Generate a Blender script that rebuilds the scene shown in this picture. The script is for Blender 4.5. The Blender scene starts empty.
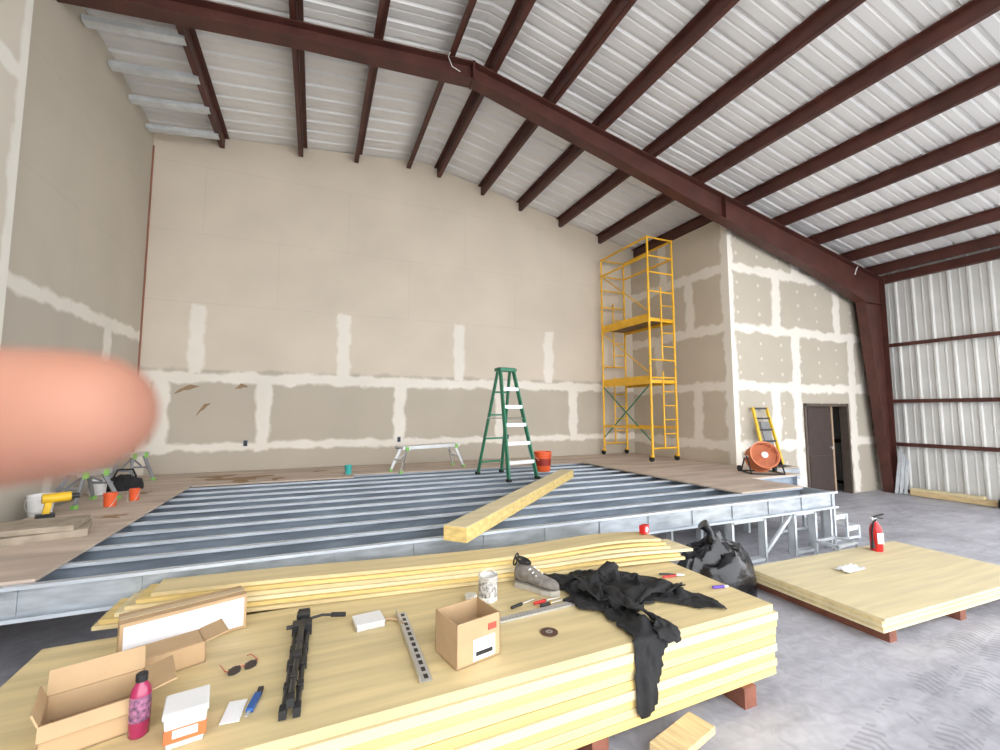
import bpy, bmesh, random
from math import *
from mathutils import Vector, Matrix, noise
random.seed(3)
S=bpy.context.scene
S.view_settings.view_transform='Standard'
# ---------------------------------------------------------------- materials
def nm(nt,op,a,b=None,c=None):
    n=nt.nodes.new('ShaderNodeMath'); n.operation=op
    for i,v in enumerate((a,b,c)):
        if v is None: continue
        if isinstance(v,(int,float)): n.inputs[i].default_value=v
        else: nt.links.new(v,n.inputs[i])
    return n.outputs[0]
MC={}
def mat(name,col,rough=.6,metal=0.,var=.12,scale=6.,bump=0.,bscale=40.,stretch=None,col2=None,spec=.5,trans=0):
    if name in MC: return MC[name]
    m=bpy.data.materials.new(name); m.use_nodes=True; nt=m.node_tree; b=nt.nodes['Principled BSDF']
    b.inputs['Roughness'].default_value=rough; b.inputs['Metallic'].default_value=metal
    b.inputs['Specular IOR Level'].default_value=spec
    if trans: b.inputs['Transmission Weight'].default_value=trans
    tc=nt.nodes.new('ShaderNodeTexCoord'); mp=nt.nodes.new('ShaderNodeMapping')
    nt.links.new(tc.outputs['Object'],mp.inputs[0])
    if stretch: mp.inputs['Scale'].default_value=stretch
    no=nt.nodes.new('ShaderNodeTexNoise'); no.inputs['Scale'].default_value=scale; no.inputs['Detail'].default_value=5
    nt.links.new(mp.outputs[0],no.inputs[0])
    r=nt.nodes.new('ShaderNodeValToRGB'); r.color_ramp.elements[0].position=.32; r.color_ramp.elements[1].position=.68
    c2=col2 or tuple(min(1,c*(1+var)) for c in col)
    c1=tuple(c*(1-var) for c in col) if not col2 else col
    r.color_ramp.elements[0].color=(*c1,1); r.color_ramp.elements[1].color=(*c2,1)
    nt.links.new(no.outputs[0],r.inputs[0]); nt.links.new(r.outputs[0],b.inputs['Base Color'])
    if bump:
        n2=nt.nodes.new('ShaderNodeTexNoise'); n2.inputs['Scale'].default_value=bscale; nt.links.new(mp.outputs[0],n2.inputs[0])
        bp=nt.nodes.new('ShaderNodeBump'); bp.inputs['Strength'].default_value=bump; bp.inputs['Distance'].default_value=.01
        nt.links.new(n2.outputs[0],bp.inputs['Height']); nt.links.new(bp.outputs[0],b.inputs['Normal'])
    MC[name]=m; return m
def drywall(name,ax,base,tape,rects,paint=None,dots=None,edge=.05,faint=None):
    m=bpy.data.materials.new(name); m.use_nodes=True; nt=m.node_tree; b=nt.nodes['Principled BSDF']; L=nt.links
    b.inputs['Roughness'].default_value=.9; b.inputs['Specular IOR Level'].default_value=.2
    g=nt.nodes.new('ShaderNodeNewGeometry'); sp=nt.nodes.new('ShaderNodeSeparateXYZ'); L.new(g.outputs['Position'],sp.inputs[0])
    u=sp.outputs[ax]; v=sp.outputs[2]
    def nz(sc,det=3):
        n=nt.nodes.new('ShaderNodeTexNoise'); n.inputs['Scale'].default_value=sc; n.inputs['Detail'].default_value=det; L.new(g.outputs['Position'],n.inputs[0]); return n.outputs[0]
    n1=nm(nt,'MULTIPLY',nm(nt,'SUBTRACT',nz(3.5,6),.5),edge*4)
    def rm(rects,nn,soft0,soft1):
        tot=None
        for (u0,u1,v0,v1) in rects:
            a=nm(nt,'MINIMUM',nm(nt,'SUBTRACT',u,u0),nm(nt,'SUBTRACT',u1,u))
            c=nm(nt,'MINIMUM',nm(nt,'SUBTRACT',v,v0),nm(nt,'SUBTRACT',v1,v))
            d=nm(nt,'MINIMUM',a,c)
            tot=d if tot is None else nm(nt,'MAXIMUM',tot,d)
        mr=nt.nodes.new('ShaderNodeMapRange'); mr.inputs[1].default_value=soft0; mr.inputs[2].default_value=soft1
        L.new(nm(nt,'ADD',tot,nn) if nn is not None else tot,mr.inputs[0]); return mr.outputs[0]
    mask=rm(rects,n1,-.02,.03)
    if dots:
        su,sv=dots
        fu=nm(nt,'SUBTRACT',nm(nt,'FRACT',nm(nt,'DIVIDE',u,su)),.5); fv=nm(nt,'SUBTRACT',nm(nt,'FRACT',nm(nt,'DIVIDE',v,sv)),.5)
        du=nm(nt,'MULTIPLY',fu,su); dv=nm(nt,'MULTIPLY',fv,sv)
        dd=nm(nt,'SQRT',nm(nt,'ADD',nm(nt,'MULTIPLY',du,du),nm(nt,'MULTIPLY',dv,dv)))
        dm=nm(nt,'LESS_THAN',nm(nt,'ADD',dd,nm(nt,'MULTIPLY',n1,.25)),.035)
        mask=nm(nt,'MAXIMUM',mask,nm(nt,'MULTIPLY',dm,.5))
    def rgb(c): n=nt.nodes.new('ShaderNodeRGB'); n.outputs[0].default_value=(*c,1); return n.outputs[0]
    def mix(f,a,c):
        n=nt.nodes.new('ShaderNodeMixRGB'); L.new(f,n.inputs[0]); L.new(a,n.inputs[1]); L.new(c,n.inputs[2]); return n.outputs[0]
    col=rgb(base)
    if paint:
        pc,z0=paint
        mp=nt.nodes.new('ShaderNodeMapRange'); mp.inputs[1].default_value=z0-.03; mp.inputs[2].default_value=z0+.03
        L.new(nm(nt,'ADD',v,n1),mp.inputs[0]); col=mix(mp.outputs[0],col,rgb(pc))
    col=mix(mask,col,rgb(tape))
    if faint:
        fm=nm(nt,'MULTIPLY',rm(faint,None,0,.004),nm(nt,'MULTIPLY',nz(2.5,4),.42))
        col=mix(fm,col,rgb((.30,.26,.20)))
    n3=nt.nodes.new('ShaderNodeMapRange'); n3.inputs[1].default_value=.3; n3.inputs[2].default_value=.7; n3.inputs[3].default_value=.93; n3.inputs[4].default_value=1.04
    L.new(nz(.9,6),n3.inputs[0])
    vm=nt.nodes.new('ShaderNodeVectorMath'); vm.operation='SCALE'; L.new(col,vm.inputs[0]); L.new(n3.outputs[0],vm.inputs['Scale'])
    L.new(vm.outputs[0],b.inputs['Base Color'])
    return m
# ---------------------------------------------------------------- mesh builder
class MB:
    def __init__(s,name): s.name=name; s.bm=bmesh.new(); s.m=[]
    def _mi(s,mt):
        if mt not in s.m: s.m.append(mt)
        return s.m.index(mt)
    def _fin(s,n0,mt,smooth=False):
        s.bm.faces.ensure_lookup_table(); i=s._mi(mt)
        for f in s.bm.faces[n0:]:
            f.material_index=i; f.smooth=smooth
    def mesh(s,vs,fs,mt,smooth=False):
        n0=len(s.bm.faces); bv=[s.bm.verts.new(v) for v in vs]
        for f in fs:
            try: s.bm.faces.new([bv[i] for i in f])
            except ValueError: pass
        s._fin(n0,mt,smooth); return s
    def box(s,c,sz,mt,rz=0,rx=0,ry=0):
        M=Matrix.Translation(c)@Matrix.Rotation(rz,4,'Z')@Matrix.Rotation(ry,4,'Y')@Matrix.Rotation(rx,4,'X')
        x,y,z=[q/2 for q in sz]
        vs=[M@Vector(p) for p in ((-x,-y,-z),(x,-y,-z),(x,y,-z),(-x,y,-z),(-x,-y,z),(x,-y,z),(x,y,z),(-x,y,z))]
        return s.mesh(vs,[(0,3,2,1),(4,5,6,7),(0,1,5,4),(1,2,6,5),(2,3,7,6),(3,0,4,7)],mt)
    def beam(s,p,q,w,h,mt,up=(0,0,1)):
        p=Vector(p);q=Vector(q);d=(q-p).normalized(); up=Vector(up)
        if abs(d.dot(up))>.98: up=Vector((0,1,0))
        sx=d.cross(up).normalized(); u=sx.cross(d)
        vs=[]
        for c in (p,q):
            for a,b in ((-1,-1),(1,-1),(1,1),(-1,1)): vs.append(c+sx*w/2*a+u*h/2*b)
        return s.mesh(vs,[(0,1,2,3),(7,6,5,4),(0,4,5,1),(1,5,6,2),(2,6,7,3),(3,7,4,0)],mt)
    def tube(s,pts,r,mt,seg=10,cap=True):
        pts=[Vector(p) for p in pts]; rs=r if isinstance(r,(list,tuple)) else [r]*len(pts)
        vs=[];fs=[];prev=None
        for i,p in enumerate(pts):
            d=(pts[min(i+1,len(pts)-1)]-pts[max(i-1,0)]).normalized()
            if prev is None:
                a=Vector((0,0,1)) if abs(d.z)<.9 else Vector((1,0,0)); x=d.cross(a).normalized()
            else: x=(prev-d*prev.dot(d)).normalized()
            prev=x; y=d.cross(x)
            for k in range(seg):
                t=2*pi*k/seg; vs.append(p+(x*cos(t)+y*sin(t))*rs[i])
        for i in range(len(pts)-1):
            for k in range(seg):
                k2=(k+1)%seg; fs.append((i*seg+k,i*seg+k2,(i+1)*seg+k2,(i+1)*seg+k))
        if cap: fs.append(tuple(range(seg))[::-1]); fs.append(tuple((len(pts)-1)*seg+k for k in range(seg)))
        return s.mesh(vs,fs,mt,True)
    def cyl(s,p,q,r,mt,r2=None,seg=20): return s.tube([p,q],[r,r if r2 is None else r2],mt,seg)
    def lathe(s,prof,c,mt,seg=28,cap=True,M=None):
        c=Vector(c);vs=[];fs=[]
        for r,z in prof:
            for k in range(seg):
                t=2*pi*k/seg; p=Vector((r*cos(t),r*sin(t),z)); vs.append(c+(M@p if M else p))
        for i in range(len(prof)-1):
            for k in range(seg): k2=(k+1)%seg; fs.append((i*seg+k,i*seg+k2,(i+1)*seg+k2,(i+1)*seg+k))
        if cap: fs.append(tuple(range(seg))[::-1]); fs.append(tuple((len(prof)-1)*seg+k for k in range(seg)))
        return s.mesh(vs,fs,mt,True)
    def prism(s,poly,axis,a0,a1,mt):
        n=len(poly); vs=[]
        for a in (a0,a1):
            for p in poly:
                vs.append({'x':(a,p[0],p[1]),'y':(p[0],a,p[1]),'z':(p[0],p[1],a)}[axis])
        fs=[tuple(range(n)),tuple(range(2*n-1,n-1,-1))]+[(i,i+n,(i+1)%n+n,(i+1)%n) for i in range(n)]
        return s.mesh(vs,fs,mt)
    def build(s,loc=(0,0,0),rz=0,bevel=0,rx=0,ry=0,fixn=True):
        bm=s.bm
        if fixn: bmesh.ops.recalc_face_normals(bm,faces=bm.faces[:])
        for e in bm.edges:
            if len(e.link_faces)==2 and e.calc_face_angle(0)>.75: e.smooth=False
        me=bpy.data.meshes.new(s.name); bm.to_mesh(me); bm.free()
        for m in s.m: me.materials.append(m)
        o=bpy.data.objects.new(s.name,me); S.collection.objects.link(o)
        o.location=loc; o.rotation_euler=(rx,ry,rz)
        if bevel:
            b=o.modifiers.new('bevel','BEVEL'); b.width=bevel; b.segments=2; b.limit_method='ANGLE'; b.angle_limit=.7
        return o
# ---------------------------------------------------------------- palette
RED=mat('red_oxide_steel',(.082,.026,.019),.5,.0,.25,3)
GALV=mat('galvanized_steel',(.44,.48,.52),.38,.55,.2,5,stretch=(1,1,4))
JOIST=mat('joist_galvanized',(.26,.31,.37),.4,.5,.25,4,stretch=(.6,3,3))  # galvanized joists, shade on the webs put into a darker colour
JLIT=mat('joist_top_flange',(.56,.61,.67),.4,.4,.15,4,stretch=(.6,3,3))  # same steel, bright lit flange edges painted in as a lighter colour
STUD=mat('stud_galvanized',(.66,.70,.73),.4,.3,.12,6)
ROOF=mat('roof_panel_metal',(.78,.78,.77),.45,.1,.08,.8)
SIDEP=mat('side_panel_metal',(.70,.70,.67),.5,.1,.1,1)
YW=mat('yellow_coated_lumber',(.70,.52,.20),.6,0,.16,3,stretch=(.35,6,10),bump=.15)
YTOP=mat('yellow_sheet_top',(.67,.54,.29),.55,0,.13,2.5,stretch=(.45,6,3),bump=.08)
YPALE=mat('pale_yellow_board',(.71,.61,.38),.65,0,.09,3,stretch=(.4,5,3))
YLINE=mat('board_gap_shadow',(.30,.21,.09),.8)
PLY=mat('plywood_deck',(.54,.44,.36),.75,0,.2,1.6,bump=.1,stretch=(.6,3,1))
WOOD=mat('pine_wood',(.66,.50,.27),.65,0,.18,5,stretch=(8,1,8))
CARD=mat('cardboard',(.50,.34,.19),.85,0,.08,5)
CARDD=mat('cardboard_dark',(.30,.19,.10),.9)
WHITE=mat('white_plastic',(.8,.8,.8),.4,0,.03)
PAPER=mat('white_paper',(.85,.86,.88),.8,0,.03)
BLACK=mat('black_plastic',(.015,.015,.017),.4)
RUB=mat('black_rubber',(.02,.02,.02),.8)
ORNG=mat('orange_plastic',(.80,.12,.03),.45)
GREENF=mat('green_fiberglass',(.02,.19,.10),.45)
ALU=mat('aluminum',(.66,.67,.68),.32,.75,.08)
YSC=mat('yellow_powder_coat',(.85,.47,.02),.4,0,.1)
DWOOD=mat('scaffold_plank_wood',(.20,.12,.06),.7,0,.25,4)
REDP=mat('red_paint',(.60,.02,.02),.35)
BROWN=mat('dark_door_wood',(.055,.036,.03),.5)
# ---------------------------------------------------------------- room shell
BW=8.8; LW=-2.68; RW=12.15; Y0=-3.0; RX=1.97; FY=5.7; DK=.75
def PB(x): return 6.9-.112*(RX-x) if x<RX else 6.87-.2*(x-RX)
RT=.21
def conc():
    m=bpy.data.materials.new('concrete_floor'); m.use_nodes=True; nt=m.node_tree; b=nt.nodes['Principled BSDF']; L=nt.links
    b.inputs['Roughness'].default_value=.5
    g=nt.nodes.new('ShaderNodeNewGeometry')
    def nz(sc,d=6,dist=0,st=None):
        n=nt.nodes.new('ShaderNodeTexNoise'); n.inputs['Scale'].default_value=sc; n.inputs['Detail'].default_value=d; n.inputs['Distortion'].default_value=dist
        if st:
            mp=nt.nodes.new('ShaderNodeMapping'); mp.inputs['Scale'].default_value=st; mp.inputs['Rotation'].default_value=(0,0,.3); L.new(g.outputs['Position'],mp.inputs[0]); L.new(mp.outputs[0],n.inputs[0])
        else: L.new(g.outputs['Position'],n.inputs[0])
        return n.outputs[0]
    r=nt.nodes.new('ShaderNodeValToRGB'); r.color_ramp.elements[0].position=.33; r.color_ramp.elements[1].position=.68
    r.color_ramp.elements[0].color=(.25,.25,.29,1); r.color_ramp.elements[1].color=(.60,.60,.65,1)
    L.new(nm(nt,'ADD',nm(nt,'ADD',nm(nt,'MULTIPLY',nz(.9,8,1.5),.45),nm(nt,'MULTIPLY',nz(7,8,2),.3)),nm(nt,'MULTIPLY',nz(2,8,.6,(.5,4,1)),.25)),r.inputs[0])
    sp=nt.nodes.new('ShaderNodeSeparateXYZ'); L.new(g.outputs['Position'],sp.inputs[0]); x,y=sp.outputs[0],sp.outputs[1]
    def band(yc,hw,sl):
        yy=nm(nt,'SUBTRACT',nm(nt,'SUBTRACT',y,nm(nt,'MULTIPLY',x,sl)),yc)
        yy=nm(nt,'ADD',yy,nm(nt,'MULTIPLY',nm(nt,'SINE',nm(nt,'MULTIPLY',x,.9)),.12))
        inb=nm(nt,'LESS_THAN',nm(nt,'ABSOLUTE',yy),hw)
        st=nm(nt,'GREATER_THAN',nm(nt,'SINE',nm(nt,'MULTIPLY',nm(nt,'ADD',x,nm(nt,'MULTIPLY',nm(nt,'ABSOLUTE',yy),.6)),110)),0.1)
        return nm(nt,'MULTIPLY',inb,st)
    tr=nm(nt,'MAXIMUM',band(1.3,.09,.1),band(.95,.09,.13))
    tr=nm(nt,'MULTIPLY',tr,nm(nt,'MULTIPLY',nm(nt,'GREATER_THAN',nz(3.5,6),.48),.3))
    mx=nt.nodes.new('ShaderNodeMixRGB'); L.new(tr,mx.inputs[0]); L.new(r.outputs[0],mx.inputs[1]); mx.inputs[2].default_value=(.12,.12,.14,1)
    L.new(mx.outputs[0],b.inputs['Base Color'])
    bp=nt.nodes.new('ShaderNodeBump'); bp.inputs['Strength'].default_value=.08; L.new(nz(30),bp.inputs['Height']); L.new(bp.outputs[0],b.inputs['Normal'])
    return m
CONC=conc()
MB('floor').box(((LW+RW)/2,3.0,-.05),(RW-LW+.6,12.2,.1),CONC).build()
BOUNCE=mat('concrete_apron',(.56,.55,.53),.8,0,.1,.5)
MB('ground').box((5,-2,-.16),(90,90,.1),BOUNCE).build()  # unseen pale plane outside, added to bounce daylight up to the ceiling
TAPE=(.80,.75,.67)
T=[(LW,7.45,2.27,2.47),(LW,7.45,1.12,1.26)]
for x in (-1.9,.47,2.79,4.96): T.append((x-.12,x+.12,2.4,3.65))
for x in (-2.35,-.85,1.55,3.73,5.6): T.append((x-.12,x+.12,1.1,2.4))
T+=[(LW,-2.5,.7,2.4)]
FA=[(LW,7.4,z-.006,z+.006) for z in (3.66,4.88,6.1)]
for i,z in enumerate((3.66,4.88)):
    for x in (-1.9,.5,2.9,5.3) if i else (-.7,1.7,4.1,6.5): FA.append((x-.006,x+.006,z,z+1.22))
DWB=drywall('drywall_back',0,(.50,.445,.365),TAPE,T,paint=((.66,.58,.475),2.5),faint=FA)
poly=[(LW-.1,0),(RW+.1,0),(RW+.1,PB(RW+.1)+RT),(RX,PB(RX)+RT),(LW-.1,PB(LW)+RT)]
MB('wall_back').prism(poly,'y',BW,BW+.12,DWB).build()
T=[(0,BW,2.93,3.10),(0,BW,1.3,1.45),(7.5,7.72,2.2,3.0),(4.9,5.15,1.3,3.0),(6.3,6.5,.7,2.2)]
DWL=drywall('drywall_left',1,(.54,.495,.42),(.82,.78,.71),T,paint=((.57,.52,.435),3.0),faint=[(3,BW,4.2,4.212),(3,BW,5.42,5.432),(6.6,6.612,3,4.2),(5.4,5.412,4.2,5.4)])
MB('wall_left').box((LW-.06,(BW+Y0)/2,PB(LW)/2+.1),(.12,BW-Y0,PB(LW)+.2),DWL).build()
T=[(0,6,2.93,3.12),(0,6,4.75,4.95),(0,6,1.3,1.45),(5.08,5.3,0,7),(3.4,3.6,3,4.8)]
DWN=drywall('drywall_furring',1,(.70,.65,.56),(.86,.84,.77),T)
MB('wall_furring').box((LW+.06,4.7,PB(LW)/2),(.12,1.0,PB(LW)-.02),DWN).build()
MB('trim_corner').box((LW+.012,BW-.012,3.7),(.02,.02,5.2),mat('bead_rust',(.30,.12,.07),.7)).build()
tp=MB('torn_drywall_paper'); TB=mat('torn_paper_brown',(.30,.20,.12),.9)
for cx,cz,L,a in ((-2.0,2.15,.38,.35),(-1.75,1.82,.30,.8),(-1.2,2.2,.2,.2)):
    vs=[]
    for i in range(9):
        t=i/8; w=.035*sin(pi*t)*(1+.6*noise.noise((cx+t*4,0,0)))+.003; x=cx+L*(t-.5)*cos(a); z=cz+L*(t-.5)*sin(a)+.04*sin(pi*t)
        vs+=[(x,BW-.004,z+w),(x,BW-.004,z-w)]
    tp.mesh(vs,[(2*i,2*i+2,2*i+3,2*i+1) for i in range(8)],TB)
tp.build()
ob=MB('electrical_outlet_box'); BLU=mat('blue_box',(.08,.13,.25),.5)
for x in (-1.1,1.55,3.9): ob.box((x,BW-.012,1.24),(.06,.02,.10),BLU).box((x,BW-.024,1.24),(.045,.004,.08),BLACK)
ob.build()
BX=7.4; BY=5.95; BR=12.1
zs=(4.65,3.45,2.29,1.12)
T=[(BX-1,BR+1,z-.1,z+.1) for z in zs]+[(BX-.1,BX+.14,0,7),(11.95,12.3,0,6)]
for x,a,b in ((8.75,3.45,4.65),(10.77,3.45,4.65),(9.3,2.29,3.45),(11.2,2.29,3.45),(8.6,1.1,2.3),(9.4,4.65,6),(11.15,0,2.3),(9.28,0,2.3),(11.7,2.29,3.4)): T.append((x-.13,x+.13,a,b))
DWF=drywall('drywall_room_front',0,(.49,.44,.36),TAPE,T,dots=(.61,.3),edge=.06)
T=[(5,9,z-.1,z+.1) for z in zs]+[(5.9,6.12,0,7)]
for y,a,b in ((6.95,3.45,4.65),(7.9,2.29,3.45),(6.8,1.1,2.3),(7.7,4.65,6)): T.append((y-.12,y+.12,a,b))
DWS=drywall('drywall_room_side',1,(.58,.51,.41),TAPE,T,edge=.06)
def BT(x): return PB(x)-.10
DX0,DX1,DZ=9.44,10.95,1.96
w=MB('wall_inner_front')
w.prism([(BX,0),(DX0,0),(DX0,BT(DX0)),(BX,BT(BX))],'y',BY,BY+.12,DWF)
w.prism([(DX0,DZ),(DX1,DZ),(DX1,BT(DX1)),(DX0,BT(DX0))],'y',BY,BY+.12,DWF)
w.prism([(DX1,0),(BR,0),(BR,BT(BR)),(DX1,BT(DX1))],'y',BY,BY+.12,DWF); w.build()
MB('wall_inner_side').box((BX+.06,(BY+.12+BW)/2,BT(BX)/2),(.12,BW-BY-.12,BT(BX)),DWS).build()
MB('ceiling_inner').prism([(BX+.12,BT(BX)-.03),(BR,BT(BR)-.01),(BR,BT(BR)-.1),(BX+.12,BT(BX)-.13)],'y',BY+.12,BW,DWS).build()
d=MB('door_1')
FR=mat('door_frame_brown',(.10,.075,.06),.5)
d.box((DX0+.03,BY+.05,DZ/2),(.06,.16,DZ),FR).box((DX1-.03,BY+.05,DZ/2),(.06,.16,DZ),FR).box(((DX0+DX1)/2,BY+.05,DZ-.03),(DX1-DX0,.16,.06),FR)
d.box((DX0+.55,BY+.09,DZ/2-.02),(.94,.045,DZ-.08),BROWN).box((DX0+.55,BY+.06,1.45),(.7,.03,.75),BROWN).box((DX0+.55,BY+.06,.5),(.7,.03,.7),BROWN)
d.cyl((DX0+.95,BY+.02,1.0),(DX0+.95,BY+.08,1.0),.03,ALU)
d.box((DX0+1.05,BY+.09,DZ/2-.02),(.05,.06,DZ-.08),mat('door_edge_tan',(.42,.3,.2),.6)).build()
def ribbed(name,L0,L1,f,mt,period=.305,h=.03):
    pr=[];y=L0
    while y<L1:
        for dy,dz in ((0,0),(.055,0),(.065,.006),(.085,.006),(.095,0),(.2,0),(.222,h),(.258,h),(.28,0)): 
            if y+dy<=L1: pr.append((y+dy,dz))
        y+=period
    return f(name,pr,mt)
def fwall(name,pr,mt):
    b=MB(name);vs=[];fs=[]
    for y,dz in pr:
        zt=5.12; zb=0 if (y>2.3 or y<-2.4) else 4.0
        vs+= [(RW-dz+.03,y,zb),(RW-dz+.03,y,zt)]
    for i in range(len(pr)-1): fs.append((2*i,2*i+2,2*i+3,2*i+1))
    return b.mesh(vs,fs,mt).build(fixn=False)
ribbed('wall_right',Y0,BW,fwall,SIDEP)
g=MB('wall_girts')
for z in (3.32,2.05,1.09):
    g.box((RW-.05,(2.3+BW)/2,z),(.09,BW-2.3,.012),RED).box((RW-.095,(2.3+BW)/2,z-.03),(.012,BW-2.3,.08),RED)
g.box((RW-.05,(Y0+BW)/2,4.76),(.1,BW-Y0,.03),RED).box((RW-.1,(Y0+BW)/2,4.84),(.02,BW-Y0,.17),RED)
g.box((RW-.03,(2.3+BW)/2,.04),(.05,BW-2.3,.06),RED)
g.box((RW-.1,2.3,2.3),(.2,.2,4.7),RED).build()
def froof(name,pr,mt):
    b=MB(name)
    for xs in ((LW-.15,RX),(RX,RW+.1)):
        vs=[];fs=[]
        for y,dz in pr:
            for i,x in enumerate(xs):
                zz=(PB(x) if x!=RX else 6.885)+RT+dz
                vs.append((x,y,zz))
        for i in range(len(pr)-1): fs.append((2*i,2*i+1,2*i+3,2*i+2))
        b.mesh(vs,fs,mt)
    return b.build(fixn=False)
ribbed('ceiling',Y0,BW+.2,froof,ROOF,h=.035)
r=MB('steel_rafter')
st=[(LW+.01,PB(LW)-.22),(-.3,PB(-.3)-.22),(RX,6.60),(4.5,6.0),(7.0,5.38),(9.5,4.78),(11.25,4.25)]
st=[(x,z,PB(x)-.005 if x!=RX else 6.87) for x,z in st]
for (xa,ba,ta),(xb,bb,tb) in zip(st[:-1],st[1:]):
    r.mesh([(xa,FY,ba),(xb,FY,bb),(xb,FY,tb),(xa,FY,ta),(xa,FY+.01,ba),(xb,FY+.01,bb),(xb,FY+.01,tb),(xa,FY+.01,ta)],[(0,1,2,3),(7,6,5,4)],RED)
    r.beam((xa,FY,ba),(xb,FY,bb),.2,.016,RED); r.beam((xa,FY,ta-.01),(xb,FY,tb-.01),.2,.016,RED)
for x,z,t in st[4:5]: r.box((x,FY,(z+t)/2),(.014,.18,t-z),RED)
r.box((RX,FY,6.73),(.035,.2,.30),RED)
ct=PB(12.0)-.02
r.mesh([(11.25,FY,4.25),(11.82,FY,0),(12.02,FY,0),(12.03,FY,ct),(11.25,FY,PB(11.25)-.01)],[(0,1,2,3,4)],RED)
r.beam((11.25,FY,4.25),(11.82,FY,0),.2,.016,RED,up=(1,0,0)); r.beam((12.02,FY,0),(12.03,FY,ct),.2,.016,RED,up=(1,0,0))
r.beam((11.25,FY,PB(11.25)-.01),(12.03,FY,ct),.2,.016,RED); r.beam((11.25,FY,4.25),(12.03,FY,4.25),.16,.014,RED)
r.box((11.92,FY,.01),(.26,.24,.02),RED)
WIRE=mat('white_cable',(.75,.75,.72),.5)
r.tube([(1.6,FY-.12,6.86),(1.57,FY-.13,6.78),(1.63,FY-.12,6.66),(1.75,FY-.12,6.62)],.006,WIRE,6)
r.tube([(11.0,FY-.12,5.0),(10.9,FY-.13,4.9),(10.87,FY-.12,4.8)],.010,WIRE,6)
r.build()
p=MB('roof_purlins')
xs=[1.675,.635,-.37,-1.65]+[2.26,3.26,4.2,5.26,6.4,7.5,8.6,9.7,10.8,11.75]
for x in xs:
    z=PB(x); y0,y1=Y0,BW-.01; yc=(y0+y1)/2; ln=y1-y0; sg=1 if x>RX else -1
    p.box((x,yc,z+.1),(.012,ln,.2),RED).box((x+.035*sg,yc,z+.006),(.075,ln,.012),RED).box((x-.035*sg,yc,z+.195),(.075,ln,.012),RED)
    p.box((x+.07*sg,yc,z+.018),(.008,ln,.03),RED)
p.build()
c=MB('ceiling_studs')
for y in (8.4,7.7,7.02,6.3):
    c.box((-2.16,y,PB(-2.16)-.03),(1.0,.12,.008),STUD,ry=-.112).box((-2.16,y-.06,PB(-2.16)-.0),(1.0,.008,.06),STUD,ry=-.112)
c.build()
# ---------------------------------------------------------------- stage
SY=3.67; SR=6.35; SL=LW+.13
s=MB('stage_joists')
s.box(((SL+SR)/2,SY,DK-.11),(SR-SL,.006,.2),GALV).box(((SL+SR)/2,SY-.02,DK-.006),(SR-SL,.05,.008),JLIT).box(((SL+SR)/2,SY-.02,DK-.21),(SR-SL,.05,.008),JLIT).box(((SL+SR)/2,SY-.044,DK-.015),(SR-SL,.004,.018),JLIT).box(((SL+SR)/2,SY-.044,DK-.2),(SR-SL,.004,.018),JLIT)
x=SL+.3
while x<SR: s.box((x,SY-.01,DK-.11),(.03,.01,.15),GALV); x+=.61
y=SY+.39
while y<BW-.1:
    x1=SR-.1 if y<4.7 else (BX-.05)
    s.box(((SL+x1)/2,y,DK-.11),(x1-SL,.006,.19),JOIST).box(((SL+x1)/2,y-.025,DK-.008),(x1-SL,.05,.006),JLIT).box(((SL+x1)/2,y-.025,DK-.205),(x1-SL,.05,.006),JOIST).box(((SL+x1)/2,y-.05,DK-.018),(x1-SL,.003,.02),JLIT)
    y+=.40
for yy0,yy1,xx in ((SY,4.7,SR),(4.8,5.9,BX-.04)): s.box((xx,(yy0+yy1)/2,DK-.11),(.008,yy1-yy0,.2),GALV)
for yy in (4.3,5.7,7.4): s.box(((SL+SR)/2,yy,DK-.25),(SR-SL-.1,.09,.07),JOIST)
s.box(((7.4+8.3)/2,5.36,DK-.1),(.9,.01,.19),GALV).box((8.3,5.64,DK-.1),(.01,.56,.19),GALV)
for x in (7.45,8.25): s.box((x,5.42,.27),(.04,.09,.54),STUD)
for x in (-2.4,-.8,1.0,2.8,4.5,5.05,5.6,6.0,6.32):
    for yy in (SY+.08,4.7,6.4,7.9):
        if yy>5 and x>6: continue
        s.box((x-.018,yy,.27),(.004,.09,.54),STUD).box((x,yy-.043,.27),(.04,.004,.54),STUD).box((x,yy+.043,.27),(.04,.004,.54),STUD)
for a,b in ((4.5,5.05),(5.6,6.0)):
    for z in (.03,.5): s.box(((a+b)/2,SY+.08,z),(b-a,.09,.035),STUD)
s.beam((5.05,SY+.08,.05),(5.6,SY+.08,.5),.03,.04,STUD)
s.build()
k=MB('plywood_decking'); TH=.02
def ply(x0,x1,y0,y1,dz=0): k.box(((x0+x1)/2,(y0+y1)/2,DK+TH/2+dz),(x1-x0-.006,y1-y0-.006,TH),PLY)
for a,b in ((SY,5.2),(5.2,7.0),(7.0,BW-.02)): ply(SL+.01 if a<5.3 else LW+.02,-1.55,a,b)
for i,(a,b) in enumerate(((-1.55,.6),(.6,2.8),(2.8,5.02))): ply(a,b,7.55-.25*(i==0),BW-.02)
ply(5.02,6.22,3.98,6.3);ply(5.02,6.22,6.3,BW-.02); ply(6.22,BX-.01,4.75,5.9);ply(6.22,BX-.01,5.9,BW-.02); ply(BX-.01,8.3,5.36,BY-.01)
k.build()
st=MB('dried_mud_stain'); n=26
STN=mat('brown_stain',(.33,.21,.12),.8)
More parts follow.
